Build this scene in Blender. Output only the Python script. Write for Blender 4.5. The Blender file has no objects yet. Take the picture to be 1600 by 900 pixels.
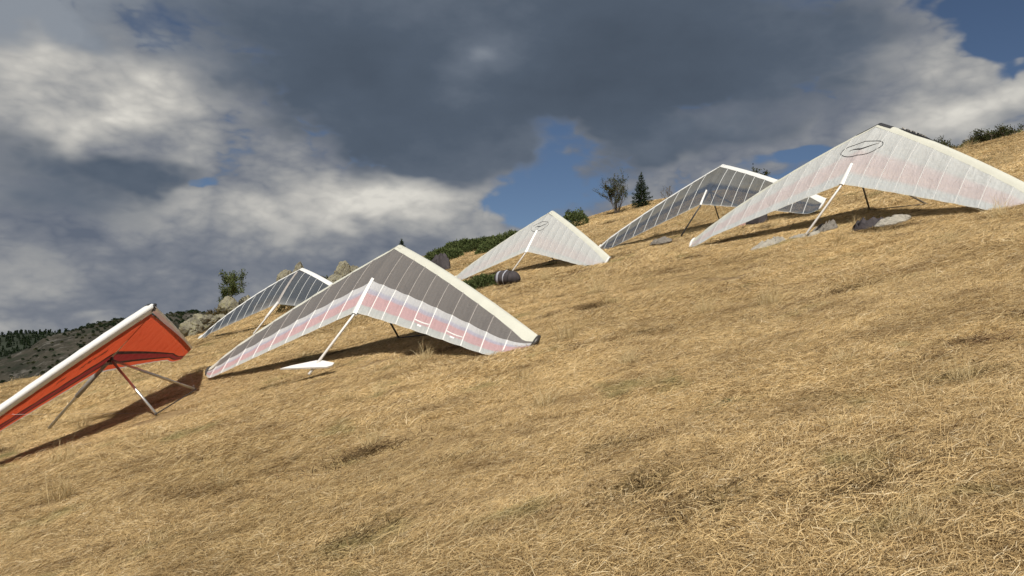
import bpy, math, random
import numpy as np
from mathutils import Vector
random.seed(7); RNG = np.random.default_rng(11)
R = math.radians
scene = bpy.context.scene
COL = scene.collection

# ------------------------------------------------------------------ camera
FPX = 1156.0                      # focal length in pixels of a 1600 wide picture
PITCH = math.atan(95 / FPX)
cam_d = bpy.data.cameras.new('camera'); cam = bpy.data.objects.new('camera', cam_d); COL.objects.link(cam)
cam_d.sensor_width = 36.0; cam_d.lens = 36.0 * FPX / 1600.0
cam_d.clip_start = 0.05; cam_d.clip_end = 20000
cam.rotation_euler = (math.pi / 2 + PITCH, 0, 0)
scene.camera = cam

# ------------------------------------------------------------------ light
SUN_AZ, SUN_EL = R(-170), R(48)   # azimuth clockwise from +Y (the view direction)
S = Vector((math.sin(SUN_AZ) * math.cos(SUN_EL), math.cos(SUN_AZ) * math.cos(SUN_EL), math.sin(SUN_EL)))
sun_d = bpy.data.lights.new('sun', 'SUN'); sun = bpy.data.objects.new('sun', sun_d); COL.objects.link(sun)
sun_d.energy = 4.5; sun_d.angle = R(0.53); sun_d.color = (1.0, 0.95, 0.87)
sun.rotation_euler = S.to_track_quat('Z', 'Y').to_euler(); sun.location = (-20, -40, 60)
vs = scene.view_settings
vs.view_transform = 'Standard'; vs.look = 'None'; vs.exposure = 0.22; vs.gamma = 1.0; vs.use_curve_mapping = False
scene.cycles.max_bounces = 4; scene.cycles.transparent_max_bounces = 8
scene.cycles.diffuse_bounces = 2; scene.cycles.glossy_bounces = 2; scene.cycles.transmission_bounces = 4
scene.cycles.use_denoising = True; scene.cycles.use_adaptive_sampling = True; scene.cycles.adaptive_threshold = .03; scene.cycles.caustics_reflective = False; scene.cycles.caustics_refractive = False

# ------------------------------------------------------------------ node helpers
class NT:
    def __init__(s, tree): s.t = tree; s.n = tree.nodes; s.l = tree.links
    def new(s, typ, **kw):
        n = s.n.new(typ)
        for k, v in kw.items(): setattr(n, k, v)
        return n
    def link(s, a, b): s.l.new(a, b)
    def put(s, sock, v):
        if hasattr(v, 'is_output'): s.l.new(v, sock)
        elif v is not None: sock.default_value = v
    def math(s, op, a, b=None, c=None, clamp=False):
        n = s.new('ShaderNodeMath', operation=op, use_clamp=clamp)
        s.put(n.inputs[0], a)
        if b is not None: s.put(n.inputs[1], b)
        if c is not None: s.put(n.inputs[2], c)
        return n.outputs[0]
    def vmath(s, op, a, b=None, scale=None):
        n = s.new('ShaderNodeVectorMath', operation=op)
        s.put(n.inputs[0], a)
        if b is not None: s.put(n.inputs[1], b)
        if scale is not None: s.put(n.inputs['Scale'], scale)
        return n.outputs['Value'] if op in ('LENGTH', 'DOT_PRODUCT', 'DISTANCE') else n.outputs[0]
    def noise(s, vec, scale, detail=4, rough=.55, dist=0, dim='3D', lac=2.0):
        n = s.new('ShaderNodeTexNoise', noise_dimensions=dim)
        if vec is not None: s.l.new(vec, n.inputs['Vector'])
        n.inputs['Scale'].default_value = scale; n.inputs['Detail'].default_value = detail
        n.inputs['Roughness'].default_value = rough; n.inputs['Distortion'].default_value = dist
        n.inputs['Lacunarity'].default_value = lac
        return n
    def ramp(s, fac, stops, interp='LINEAR'):
        n = s.new('ShaderNodeValToRGB'); cr = n.color_ramp; cr.interpolation = interp
        while len(cr.elements) < len(stops): cr.elements.new(.5)
        for e, (p, c) in zip(cr.elements, stops):
            e.position = p; e.color = (c[0], c[1], c[2], 1) if not isinstance(c, (int, float)) else (c, c, c, 1)
        s.put(n.inputs[0], fac); return n.outputs[0]
    def mix(s, fac, a, b, mode='MIX'):
        n = s.new('ShaderNodeMix', data_type='RGBA', blend_type=mode)
        s.put(n.inputs[0], fac)
        for sock, v in ((n.inputs[6], a), (n.inputs[7], b)):
            if isinstance(v, tuple): sock.default_value = (v[0], v[1], v[2], 1)
            else: s.l.new(v, sock)
        return n.outputs[2]
    def sstep(s, v, a, b, to0=0., to1=1.):
        n = s.new('ShaderNodeMapRange', interpolation_type='SMOOTHSTEP')
        s.put(n.inputs[0], v); n.inputs[1].default_value = a; n.inputs[2].default_value = b
        n.inputs[3].default_value = to0; n.inputs[4].default_value = to1
        return n.outputs[0]

# ------------------------------------------------------------------ world: clear sky behind broken storm clouds
def px_ang(px, py):
    cx, cz = (px - 800) / FPX, (450 - py) / FPX
    y = math.cos(PITCH) - cz * math.sin(PITCH); z = math.sin(PITCH) + cz * math.cos(PITCH)
    return math.atan2(cx, y), math.atan2(z, math.hypot(cx, y))
world = bpy.data.worlds.new('World'); scene.world = world; world.use_nodes = True
def build_world():
    t = NT(world.node_tree); t.n.clear()
    out = t.new('ShaderNodeOutputWorld')
    sky = t.new('ShaderNodeTexSky', sky_type='NISHITA'); sky.sun_disc = False
    sky.sun_elevation = SUN_EL; sky.sun_rotation = SUN_AZ; sky.altitude = 1200
    sky.air_density = .85; sky.dust_density = 0.4; sky.ozone_density = 2.0
    bg0 = t.new('ShaderNodeBackground'); t.link(sky.outputs[0], bg0.inputs[0]); bg0.inputs[1].default_value = 0.05
    tc = t.new('ShaderNodeTexCoord'); d = tc.outputs['Generated']
    sp = t.new('ShaderNodeSeparateXYZ'); t.link(d, sp.inputs[0])
    az = t.math('ARCTAN2', sp.outputs[0], sp.outputs[1])
    el = t.math('ARCSINE', sp.outputs[2])
    cb = t.new('ShaderNodeCombineXYZ'); t.put(cb.inputs[0], az); t.put(cb.inputs[1], el)
    # clouds flatten towards the horizon: stretch the noise space
    flat = t.vmath('MULTIPLY', d, (1.0, 1.0, 1.9))
    w1 = t.noise(flat, 2.6, 3, .56); w2 = t.noise(flat, 9.0, 3, .6)
    o1 = t.vmath('SCALE', t.vmath('SUBTRACT', w1.outputs['Color'], (.5, .5, .5)), scale=.27)
    o2 = t.vmath('SCALE', t.vmath('SUBTRACT', w2.outputs['Color'], (.5, .5, .5)), scale=.065)
    P = t.vmath('ADD', t.vmath('ADD', cb.outputs[0], o1), o2)
    def blob(px, py, rx, ry, ang=0):
        a, e = px_ang(px, py)
        m = t.new('ShaderNodeMapping', vector_type='TEXTURE'); t.link(P, m.inputs['Vector'])
        m.inputs['Location'].default_value = (a, e, 0); m.inputs['Rotation'].default_value = (0, 0, R(ang))
        m.inputs['Scale'].default_value = (rx / FPX, ry / FPX, 1)
        g = t.new('ShaderNodeTexGradient', gradient_type='QUADRATIC_SPHERE'); t.link(m.outputs[0], g.inputs[0])
        return g.outputs[1]
    def field(base, blobs):
        acc = base
        for (w, *b) in blobs: acc = t.math('MULTIPLY_ADD', blob(*b), w, acc)
        return acc
    n_big = t.noise(flat, 3.2, 4, .55).outputs[0]
    n_mid = t.noise(flat, 7.5, 5, .62).outputs[0]
    wf = t.vmath('ADD', flat, t.vmath('SCALE', o1, scale=.35)); bil = -.43      # billows: lumps with dark creases
    for sc_, w_ in ((5.5, .9), (12., .6), (26., .38), (57., .22)):
        bil = t.math('MULTIPLY_ADD', t.math('ABSOLUTE', t.math('SUBTRACT', t.noise(wf, sc_, 0, .5).outputs[0], .5)), 2 * w_, bil)
    puff = bil
    n_fine = t.noise(flat, 22, 4, .6).outputs[0]
    # far bank of sunlit cumulus: how much blue it hides
    cov = field(t.math('MULTIPLY_ADD', puff, .9, t.math('MULTIPLY_ADD', t.math('SUBTRACT', n_mid, .5), 1.2, .70)), [
        (-1.7, 850, 250, 90, 75, 25), (.7, 1090, 235, 260, 80, 10), (-1.5, 805, 330, 130, 75, 15), (-2.2, 1575, 35, 190, 120, 20), (-1.0, 1270, 285, 150, 60, 0),
        (-.9, 310, 268, 70, 26, 0), (1.2, 470, 350, 430, 170, 0), (1.4, 60, 400, 520, 180, 0), (.9, 1180, 235, 300, 90, 10),
        (.8, 1430, 170, 260, 110, 15), (.9, 1600, 150, 220, 90, 10), (.9, 150, 140, 300, 140, 0), (.6, 980, 215, 140, 70, 0)])
    cov = t.sstep(cov, .36, .76)
    bri = field(t.math('MULTIPLY_ADD', puff, .5, t.math('MULTIPLY_ADD', t.math('SUBTRACT', n_mid, .5), .85, t.math('MULTIPLY_ADD', t.math('SUBTRACT', n_fine, .5), .30, .24))), [
        (.75, 140, 120, 230, 110, 10), (.45, 60, 150, 160, 90, 0), (.3, 290, 190, 190, 80, -10), (.3, 400, 330, 330, 110, 5), (.4, 560, 310, 260, 80, 5),
        (.3, 660, 335, 170, 80, 0), (.35, 300, 290, 130, 60, 0), (.5, 1520, 150, 260, 100, 15), (.35, 1430, 190, 190, 80, 10),
        (.4, 1580, 190, 180, 70, 0), (.3, 960, 225, 120, 70, 0), (.4, 790, 90, 90, 70, 0), (-.15, 100, 320, 260, 100, 0),
        (.45, 570, 345, 290, 85, 0), (-.08, 480, 425, 420, 60, 0), (.16, 120, 440, 420, 110, 0), (.3, 10, 462, 90, 24, 0), (.25, 205, 470, 80, 18, 0)])
    far_c = t.ramp(bri, [(0.0, (.105, .125, .165)), (.25, (.17, .185, .215)), (.5, (.28, .285, .29)), (.78, (.44, .43, .405)), (1.0, (.60, .58, .53))])
    # low dark storm layer, nearest, overhead
    drk = field(t.math('MULTIPLY_ADD', puff, .55, t.math('MULTIPLY_ADD', t.math('SUBTRACT', n_mid, .5), .75, t.math('MULTIPLY_ADD', t.math('SUBTRACT', n_big, .5), .9, .10))), [
        (1.5, 700, 60, 700, 260, -4), (1.3, 1080, 70, 480, 260, 12), (.9, 860, 150, 420, 170, 0), (1.1, 420, 20, 420, 200, -20),
        (.95, 620, 220, 330, 110, -8), (.95, 180, 245, 360, 80, -3), (.35, 60, 300, 260, 80, 0), (.55, 1250, 130, 260, 150, 20), (.6, 1000, 280, 220, 70, 10),
        (.7, 670, 268, 100, 42, -10), (.45, 1130, 250, 240, 60, 8), (.9, 30, 10, 300, 120, 0), (-.9, 130, 125, 240, 95, 8), (-.55, 300, 190, 200, 60, -10), (-.7, 830, 300, 170, 80, 30), (.5, 985, 235, 110, 60, 0), (-.5, 790, 85, 90, 60, 20), (-.9, 1560, 60, 200, 120, 20), (-.5, 1500, 160, 260, 90, 12)])
    da = t.sstep(drk, .2, .88)
    dk_v = t.math('ADD', t.math('MULTIPLY_ADD', t.math('SUBTRACT', n_big, .5), .9, .42), t.math('MULTIPLY', t.math('SUBTRACT', n_mid, .5), .55))
    dk_v = field(dk_v, [(-.35, 980, 130, 420, 170, 10), (-.3, 600, 130, 380, 150, -5), (.5, 790, 90, 130, 90, 20), (.75, 30, 20, 300, 120, 0), (.3, 250, 30, 260, 90, 0), (.25, 1100, 225, 260, 60, 12)])
    dk_c = t.ramp(dk_v, [(0.0, (.058, .076, .104)), (.35, (.074, .096, .130)), (.65, (.118, .142, .180)), (1.0, (.22, .245, .28))])
    cl = t.mix(da, far_c, dk_c)
    alpha = t.math('MAXIMUM', cov, da)
    # clouds thicken into a grey veil at the horizon
    veil = t.sstep(el, .17, .0)
    alpha = t.math('MAXIMUM', alpha, t.math('MULTIPLY', veil, .8))
    bg1 = t.new('ShaderNodeBackground'); t.link(cl, bg1.inputs[0]); bg1.inputs[1].default_value = 1.0
    mx = t.new('ShaderNodeMixShader'); t.link(alpha, mx.inputs[0]); t.link(bg0.outputs[0], mx.inputs[1]); t.link(bg1.outputs[0], mx.inputs[2])
    t.link(mx.outputs[0], out.inputs[0])
build_world()
world.cycles.sampling_method = 'NONE'

# ------------------------------------------------------------------ numeric noise
def vnoise(x, y, seed=0):
    x = np.asarray(x, float); y = np.asarray(y, float)
    xi = np.floor(x).astype(np.int64); yi = np.floor(y).astype(np.int64); xf = x - xi; yf = y - yi
    u = xf * xf * (3 - 2 * xf); v = yf * yf * (3 - 2 * yf)
    def h(a, b):
        n = (a * 374761393 + b * 668265263 + seed * 1442695041) & 0x7fffffff
        n = ((n ^ (n >> 13)) * 1274126177) & 0x7fffffff
        return ((n ^ (n >> 16)) & 0xffff) / 65535.0
    return (h(xi, yi) * (1 - u) + h(xi + 1, yi) * u) * (1 - v) + (h(xi, yi + 1) * (1 - u) + h(xi + 1, yi + 1) * u) * v
def fbm(x, y, seed=0, octv=4, g=.5):
    a, s, tot = 1.0, 0.0, 0.0
    for i in range(octv):
        s = s + a * vnoise(x * 2 ** i, y * 2 ** i, seed + i * 17); tot += a; a *= g
    return s / tot - .5

# ------------------------------------------------------------------ the hillside as a height function
GA, GB, GH, GC, GD, GE = 0.2456, 0.1359, 1.6383, 0.0011, 0.0009, 0.0001
def quad(x, y):
    r = np.hypot(x, y); f = np.minimum(1.0, 70 / np.maximum(r, 1e-6)); xx, yy = x * f, y * f
    return GA * xx + GB * yy - GH + GC * xx * xx + GD * yy * yy + GE * xx * yy
SKYL = [(-500, 735), (-250, 668), (0, 601), (150, 570), (300, 520), (345, 500), (400, 474), (450, 455), (500, 441), (560, 433), (640, 405), (700, 396), (760, 386),
        (880, 352), (940, 333), (1000, 316), (1120, 298), (1300, 270), (1500, 231), (1600, 208), (1800, 170), (2100, 130)]
KB = 0.011
def bend_fn(r, r1):
    d = np.maximum(0, r - r1); return np.where(d < 25, KB * d * d, KB * 625 + .55 * (d - 25))
_th, _r1 = [], []
_rr = np.linspace(8, 110, 400)
for px, py in SKYL:
    a, e = px_ang(px, py); te = math.tan(e)
    lo, hi = 8.0, 90.0
    for _ in range(40):
        m = (lo + hi) / 2
        z = quad(_rr * math.sin(a), _rr * math.cos(a)) - bend_fn(_rr, m)
        if (z / _rr).max() < te: lo = m
        else: hi = m
    _th.append(a); _r1.append(lo)
_th = np.array(_th); _r1 = np.array(_r1)
def crest_r(th): return np.interp(th, _th, _r1)
def gz_smooth(x, y):
    x = np.asarray(x, float); y = np.asarray(y, float)
    r = np.hypot(x, y); th = np.arctan2(x, y)
    z = quad(x, y) - bend_fn(r, crest_r(th))
    return np.maximum(z, -130 + 0 * z)
def gz(x, y):
    x = np.asarray(x, float); y = np.asarray(y, float); r = np.hypot(x, y)
    amp = np.clip((r - 1.0) / 3, 0, 1)
    return gz_smooth(x, y) + amp * (.16 * fbm(x / 5., y / 5., 3, 3) + .12 * fbm(x / 1.1, y / .8, 9, 3)) - .065
def ray(px, py):
    cx, cz = (px - 800) / FPX, (450 - py) / FPX
    v = np.array([cx, math.cos(PITCH) - cz * math.sin(PITCH), math.sin(PITCH) + cz * math.cos(PITCH)])
    return v / np.hypot(v[0], v[1])
def hit(px, py, rmax=90):
    """ground point seen at a pixel of the photograph"""
    v = ray(px, py)
    rs = np.linspace(1.5, rmax, 4000); z = gz_smooth(v[0] * rs, v[1] * rs)
    k = np.argmax(v[2] * rs < z)
    r = rs[k] if (v[2] * rs < z).any() else crest_r(math.atan2(v[0], v[1]))
    x, y = v[0] * r, v[1] * r
    return np.array([x, y, float(gz(x, y))])
def at_r(px, r):
    v = ray(px, 500); x, y = v[0] * r, v[1] * r
    return np.array([x, y, float(gz(x, y))])

def at_px(px, py, r):
    v = ray(px, py) * r; return np.array(v)

# ------------------------------------------------------------------ mesh helpers
def mesh_from(name, V, Fc, uv=None, smooth=True):
    me = bpy.data.meshes.new(name); me.from_pydata([tuple(map(float, v)) for v in V], [], [tuple(map(int, f)) for f in Fc])
    if uv is not None:
        l = me.uv_layers.new(name='UV'); idx = np.empty(len(me.loops), np.int32); me.loops.foreach_get('vertex_index', idx)
        l.data.foreach_set('uv', np.asarray(uv, np.float32)[idx].ravel())
    if smooth: me.polygons.foreach_set('use_smooth', np.ones(len(me.polygons), bool))
    me.update(); return me
def mesh_np(name, V, F, k, attrs=None, smooth=False):
    """fast mesh: all faces with k corners"""
    me = bpy.data.meshes.new(name); V = np.asarray(V, np.float32); F = np.asarray(F, np.int32)
    me.vertices.add(len(V)); me.vertices.foreach_set('co', V.ravel())
    me.loops.add(F.size); me.loops.foreach_set('vertex_index', F.ravel())
    me.polygons.add(len(F)); me.polygons.foreach_set('loop_start', np.arange(0, F.size, k, dtype=np.int32))
    me.polygons.foreach_set('loop_total', np.full(len(F), k, np.int32))
    if smooth: me.polygons.foreach_set('use_smooth', np.ones(len(F), bool))
    for nm, a in (attrs or {}).items():
        a = np.asarray(a, np.float32)
        if a.ndim == 1: me.attributes.new(nm, 'FLOAT', 'POINT').data.foreach_set('value', a)
        else: me.attributes.new(nm, 'FLOAT_VECTOR', 'POINT').data.foreach_set('vector', a.ravel())
    me.update(calc_edges=True); me.validate(); return me
def obj(name, me, mat=None, parent=None, base=None):
    o = bpy.data.objects.new(name, me); COL.objects.link(o)
    if mat is not None and not me.materials: me.materials.append(mat)
    if parent is not None: o.parent = parent
    return o
def empty(name, loc):
    o = bpy.data.objects.new(name, None); COL.objects.link(o); o.location = loc; o.empty_display_size = .2; return o
def tag(o, label=None, cat=None, group=None, kind=None):
    for k, v in (('label', label), ('category', cat), ('group', group), ('kind', kind)):
        if v: o[k] = v
    return o
def tube(pts, rad, seg=8, cap=True):
    pts = [np.asarray(p, float) for p in pts]; n = len(pts)
    rad = [rad] * n if np.isscalar(rad) else rad
    V, F = [], []
    up = np.array([0, 0, 1.]); 
    for i in range(n):
        t = pts[min(i + 1, n - 1)] - pts[max(i - 1, 0)]; t /= np.linalg.norm(t) + 1e-9
        a = np.cross(t, up)
        if np.linalg.norm(a) < .05: a = np.cross(t, [1., 0, 0])
        a /= np.linalg.norm(a); b = np.cross(t, a)
        for k in range(seg):
            w = 2 * math.pi * k / seg; V.append(pts[i] + rad[i] * (a * math.cos(w) + b * math.sin(w)))
    for i in range(n - 1):
        for k in range(seg):
            F.append((i * seg + k, i * seg + (k + 1) % seg, (i + 1) * seg + (k + 1) % seg, (i + 1) * seg + k))
    if cap: F.append(tuple(range(seg - 1, -1, -1))); F.append(tuple((n - 1) * seg + k for k in range(seg)))
    return V, F
def join(parts):
    V, F = [], []
    for v, f in parts:
        o = len(V); V += list(v); F += [tuple(i + o for i in q) for q in f]
    return V, F

# ------------------------------------------------------------------ materials
def new_mat(name):
    m = bpy.data.materials.new(name); m.use_nodes = True; t = NT(m.node_tree); t.n.clear()
    out = t.new('ShaderNodeOutputMaterial'); return m, t, out
def simple(name, col, rough=.6, metal=0., var=.12, scale=8., bump=0., spec=.4):
    m, t, out = new_mat(name); p = t.new('ShaderNodeBsdfPrincipled')
    tc = t.new('ShaderNodeTexCoord'); n = t.noise(tc.outputs['Object'], scale, 5, .6)
    c = t.ramp(n.outputs[0], [(.25, tuple(x * (1 - var) for x in col)), (.75, tuple(min(1, x * (1 + var)) for x in col))])
    t.link(c, p.inputs['Base Color']); p.inputs['Roughness'].default_value = rough; p.inputs['Metallic'].default_value = metal
    p.inputs['Specular IOR Level'].default_value = spec
    if bump:
        b = t.new('ShaderNodeBump'); b.inputs['Strength'].default_value = min(1, bump); b.inputs['Distance'].default_value = .01 if bump < .9 else .05
        t.link(n.outputs[0], b.inputs['Height']); t.link(b.outputs[0], p.inputs['Normal'])
    t.link(p.outputs[0], out.inputs[0]); return m
def film(name, stops, transl=.35, transp=.0, rough=.35, grid=0., wrinkle=.25, spec=.35):
    """sail film: colour printed along the chord (UV v), light passes through it"""
    m, t, out = new_mat(name)
    uv = t.new('ShaderNodeUVMap'); uv.uv_map = 'UV'; s = t.new('ShaderNodeSeparateXYZ'); t.link(uv.outputs[0], s.inputs[0])
    tc = t.new('ShaderNodeTexCoord')
    c = t.ramp(s.outputs[1], stops)
    n1 = t.noise(tc.outputs['Object'], 2.2, 6, .6); n2 = t.noise(tc.outputs['Object'], 30, 3, .6)
    v = t.math('ADD', t.math('MULTIPLY', t.math('SUBTRACT', n1.outputs[0], .5), .16), t.math('MULTIPLY', t.math('SUBTRACT', n2.outputs[0], .5), .18))
    if grid:
        g = t.new('ShaderNodeTexWave', wave_type='BANDS', bands_direction='X'); g.inputs['Scale'].default_value = 90 / (2 * math.pi) * 1.0
        t.link(uv.outputs[0], g.inputs['Vector']); g.inputs['Distortion'].default_value = .6
        v = t.math('ADD', v, t.math('MULTIPLY', t.math('SUBTRACT', g.outputs[1], .5), grid))
    c = t.mix(1.0, c, t.math('ADD', v, 1.0), 'MULTIPLY')
    wn = t.noise(t.vmath('MULTIPLY', tc.outputs['Object'], (1, 1, 1)), 3.0, 5, .55, 1.2)
    b = t.new('ShaderNodeBump'); b.inputs['Strength'].default_value = wrinkle; b.inputs['Distance'].default_value = .05
    wn2 = t.noise(t.vmath('MULTIPLY', uv.outputs[0], (46, 5, 1)), 1.0, 4, .6, .8)
    t.put(b.inputs['Height'], t.math('MULTIPLY_ADD', wn2.outputs[0], .7, wn.outputs[0]))
    p = t.new('ShaderNodeBsdfPrincipled'); t.link(c, p.inputs['Base Color']); p.inputs['Roughness'].default_value = rough
    p.inputs['Specular IOR Level'].default_value = spec; t.link(b.outputs[0], p.inputs['Normal'])
    tr = t.new('ShaderNodeBsdfTranslucent'); t.link(c, tr.inputs[0]); t.link(b.outputs[0], tr.inputs[1])
    mx = t.new('ShaderNodeMixShader'); mx.inputs[0].default_value = transl; t.link(p.outputs[0], mx.inputs[1]); t.link(tr.outputs[0], mx.inputs[2])
    res = mx.outputs[0]
    if transp:
        tp = t.new('ShaderNodeBsdfTransparent'); tp.inputs[0].default_value = (.9, .92, .95, 1)
        m2 = t.new('ShaderNodeMixShader'); m2.inputs[0].default_value = transp; t.link(res, m2.inputs[1]); t.link(tp.outputs[0], m2.inputs[2]); res = m2.outputs[0]
    t.link(res, out.inputs[0]); return m
def leafy(name, stops, patch=None, transl=.3, pscale=1.0, green=None, attr='rnd', gscale=.5, glo=.6, ghi=.72):
    """blades and leaves: colour by a per-leaf random value, drifting over the ground in patches"""
    m, t, out = new_mat(name)
    a = t.new('ShaderNodeAttribute'); a.attribute_name = attr
    c = t.ramp(a.outputs['Fac'], stops)
    ge = t.new('ShaderNodeNewGeometry')
    if patch:
        n = t.noise(t.vmath('MULTIPLY', ge.outputs['Position'], (.75, 1.3, 1.)), pscale, 3, .62)
        c = t.mix(1.0, c, t.ramp(n.outputs[0], patch), 'MULTIPLY')
        n3 = t.noise(ge.outputs['Position'], pscale * .14, 2, .5)
        c = t.mix(1.0, c, t.ramp(n3.outputs[0], [(.32, (.82, .80, .76)), (.5, (1.0, .99, .98)), (.68, (1.1, 1.09, 1.06))]), 'MULTIPLY')
    if green:
        n2 = t.noise(ge.outputs['Position'], gscale, 3, .65)
        c = t.mix(t.sstep(n2.outputs[0], glo, ghi, 0, .75), c, green)
    p = t.new('ShaderNodeBsdfDiffuse'); t.link(c, p.inputs[0])
    tr = t.new('ShaderNodeBsdfTranslucent'); t.link(c, tr.inputs[0])
    mx = t.new('ShaderNodeMixShader'); mx.inputs[0].default_value = transl; t.link(p.outputs[0], mx.inputs[1]); t.link(tr.outputs[0], mx.inputs[2])
    t.link(mx.outputs[0], out.inputs[0]); return m
def rock_mat():
    m, t, out = new_mat('lichen_rock'); tc = t.new('ShaderNodeTexCoord'); ge = t.new('ShaderNodeNewGeometry')
    n = t.noise(ge.outputs['Position'], 2.2, 8, .65, .4); n2 = t.noise(ge.outputs['Position'], 7, 6, .7)
    c = t.ramp(n.outputs[0], [(.28, (.10, .092, .075)), (.45, (.19, .175, .13)), (.6, (.26, .24, .175)), (.8, (.19, .18, .12))])
    c = t.mix(t.sstep(n2.outputs[0], .52, .62, 0, .7), c, (.27, .255, .14))
    c = t.mix(t.sstep(n2.outputs[0], .42, .33, 0, .8), c, (.10, .09, .075))
    p = t.new('ShaderNodeBsdfPrincipled'); t.link(c, p.inputs['Base Color']); p.inputs['Roughness'].default_value = .9; p.inputs['Specular IOR Level'].default_value = .15
    b = t.new('ShaderNodeBump'); b.inputs['Strength'].default_value = .9; b.inputs['Distance'].default_value = .08; t.link(n2.outputs[0], b.inputs['Height']); t.link(b.outputs[0], p.inputs['Normal'])
    t.link(p.outputs[0], out.inputs[0]); return m
def ground_mat():
    m, t, out = new_mat('dry_thatch'); ge = t.new('ShaderNodeNewGeometry'); pos = ge.outputs['Position']
    n1 = t.noise(pos, 1.2, 6, .65); n2 = t.noise(t.vmath('MULTIPLY', pos, (14, 40, 14)), 1.0, 4, .6)
    c = t.ramp(n1.outputs[0], [(.3, (.15, .102, .055)), (.5, (.27, .19, .096)), (.7, (.37, .27, .137))])
    c = t.mix(1.0, c, t.ramp(n2.outputs[0], [(.3, .6), (.7, 1.25)]), 'MULTIPLY')
    p = t.new('ShaderNodeBsdfPrincipled'); t.link(c, p.inputs['Base Color']); p.inputs['Roughness'].default_value = .95; p.inputs['Specular IOR Level'].default_value = .1
    b = t.new('ShaderNodeBump'); b.inputs['Strength'].default_value = .8; b.inputs['Distance'].default_value = .03; t.link(n2.outputs[0], b.inputs['Height']); t.link(b.outputs[0], p.inputs['Normal'])
    t.link(p.outputs[0], out.inputs[0]); return m
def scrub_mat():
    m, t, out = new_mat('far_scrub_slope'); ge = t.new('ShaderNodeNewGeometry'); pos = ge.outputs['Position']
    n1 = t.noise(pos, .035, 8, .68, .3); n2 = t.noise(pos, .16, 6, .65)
    c = t.ramp(n1.outputs[0], [(.3, (.018, .021, .015)), (.45, (.038, .036, .028)), (.58, (.058, .052, .04)), (.72, (.08, .073, .06))])  # slope colours kept dark: cloud shade over the far hill is painted in
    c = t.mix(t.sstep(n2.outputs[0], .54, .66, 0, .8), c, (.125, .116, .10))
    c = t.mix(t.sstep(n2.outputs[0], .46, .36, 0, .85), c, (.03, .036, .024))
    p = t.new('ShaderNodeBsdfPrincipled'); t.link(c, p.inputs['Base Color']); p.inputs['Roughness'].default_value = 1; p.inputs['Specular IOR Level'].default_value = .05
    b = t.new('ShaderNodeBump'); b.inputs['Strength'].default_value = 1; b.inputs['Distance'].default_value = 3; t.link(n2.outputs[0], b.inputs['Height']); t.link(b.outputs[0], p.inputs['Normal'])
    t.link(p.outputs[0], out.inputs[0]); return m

M = {}
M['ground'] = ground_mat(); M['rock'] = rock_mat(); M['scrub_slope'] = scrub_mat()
STRAW = [(0.0, (.10, .066, .036)), (.2, (.37, .268, .138)), (.5, (.615, .465, .242)), (.8, (.73, .585, .34)), (1.0, (.82, .71, .49))]
M['grass'] = leafy('dry_grass', STRAW, [(.28, (.66, .61, .57)), (.42, (.96, .93, .90)), (.6, (1.12, 1.10, 1.07)), (.8, (1.22, 1.2, 1.15))], .3, 1.3, (.30, .27, .12), gscale=.75, glo=.59, ghi=.75)
M['tuft'] = leafy('pale_stalks', [(0, (.42, .31, .15)), (.6, (.62, .49, .27)), (1, (.74, .63, .40))], None, .3)
M['dark_tuft'] = leafy('withered_tuft', [(0, (.075, .052, .033)), (.5, (.19, .135, .075)), (.8, (.29, .215, .115)), (1, (.42, .32, .17))], [(.35, (.85, .88, .75)), (.65, (1.1, 1., 1.))], .25, .7)
M['green_tuft'] = leafy('green_weed', [(0, (.05, .065, .025)), (.6, (.13, .15, .06)), (1, (.26, .25, .11))], None, .3)
M['juniper'] = leafy('juniper_needles', [(0, (.035, .05, .02)), (.5, (.09, .115, .042)), (.85, (.16, .18, .075)), (1, (.22, .22, .11))], None, .2)
M['spruce'] = leafy('spruce_needles', [(0, (.012, .022, .012)), (.6, (.03, .048, .024)), (1, (.07, .08, .04))], None, .15)
M['olive_leaf'] = leafy('olive_leaves', [(0, (.03, .04, .018)), (.6, (.075, .085, .038)), (1, (.15, .14, .065))], None, .3)
M['brown_leaf'] = leafy('autumn_leaves', [(0, (.06, .045, .025)), (.5, (.13, .105, .05)), (1, (.21, .17, .08))], None, .3)
M['bark'] = simple('bark', (.11, .09, .07), .9, var=.35, scale=20, spec=.1)
M['alu'] = simple('aluminium_tube', (.62, .60, .57), .35, .85, .06)
M['alu_dull'] = simple('dull_tube', (.30, .28, .26), .5, .3, .15)
M['white_tube'] = simple('white_tube', (.70, .68, .64), .35, 0, .04)
M['dark_tube'] = simple('dark_tube', (.05, .045, .04), .4, .2, .2)
M['black'] = simple('black_fabric', (.022, .021, .022), .75, 0, .3, 14, .3)
M['ink'] = simple('black_print', (.03, .03, .032), .6, 0, .15)
M['white_print'] = simple('white_print', (.8, .8, .78), .6, 0, .05)
M['batten_w'] = simple('white_batten_pocket', (.66, .655, .63), .5, 0, .06)
M['batten_g'] = simple('grey_batten_pocket', (.50, .51, .50), .5, 0, .1)
M['batten_s'] = simple('smoky_batten_pocket', (.29, .265, .245), .5, 0, .15)
M['batten_p'] = simple('pale_batten_pocket', (.52, .52, .505), .5, 0, .08)
M['wire'] = simple('steel_wire', (.45, .45, .45), .4, .8, .05)
M['cloth_grey'] = simple('grey_sail_bag_cloth', (.19, .172, .148), .85, 0, .3, 11, 1.0, .15)
M['cloth_light'] = simple('light_sail_bag_cloth', (.33, .305, .255), .8, 0, .25, 11, 1.0, .15)
M['bag_dark'] = simple('dark_harness_cloth', (.055, .048, .05), .8, 0, .3, 9, .5, .2)
M['bag_band'] = simple('grey_band_cloth', (.34, .35, .39), .7, 0, .1)
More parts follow.
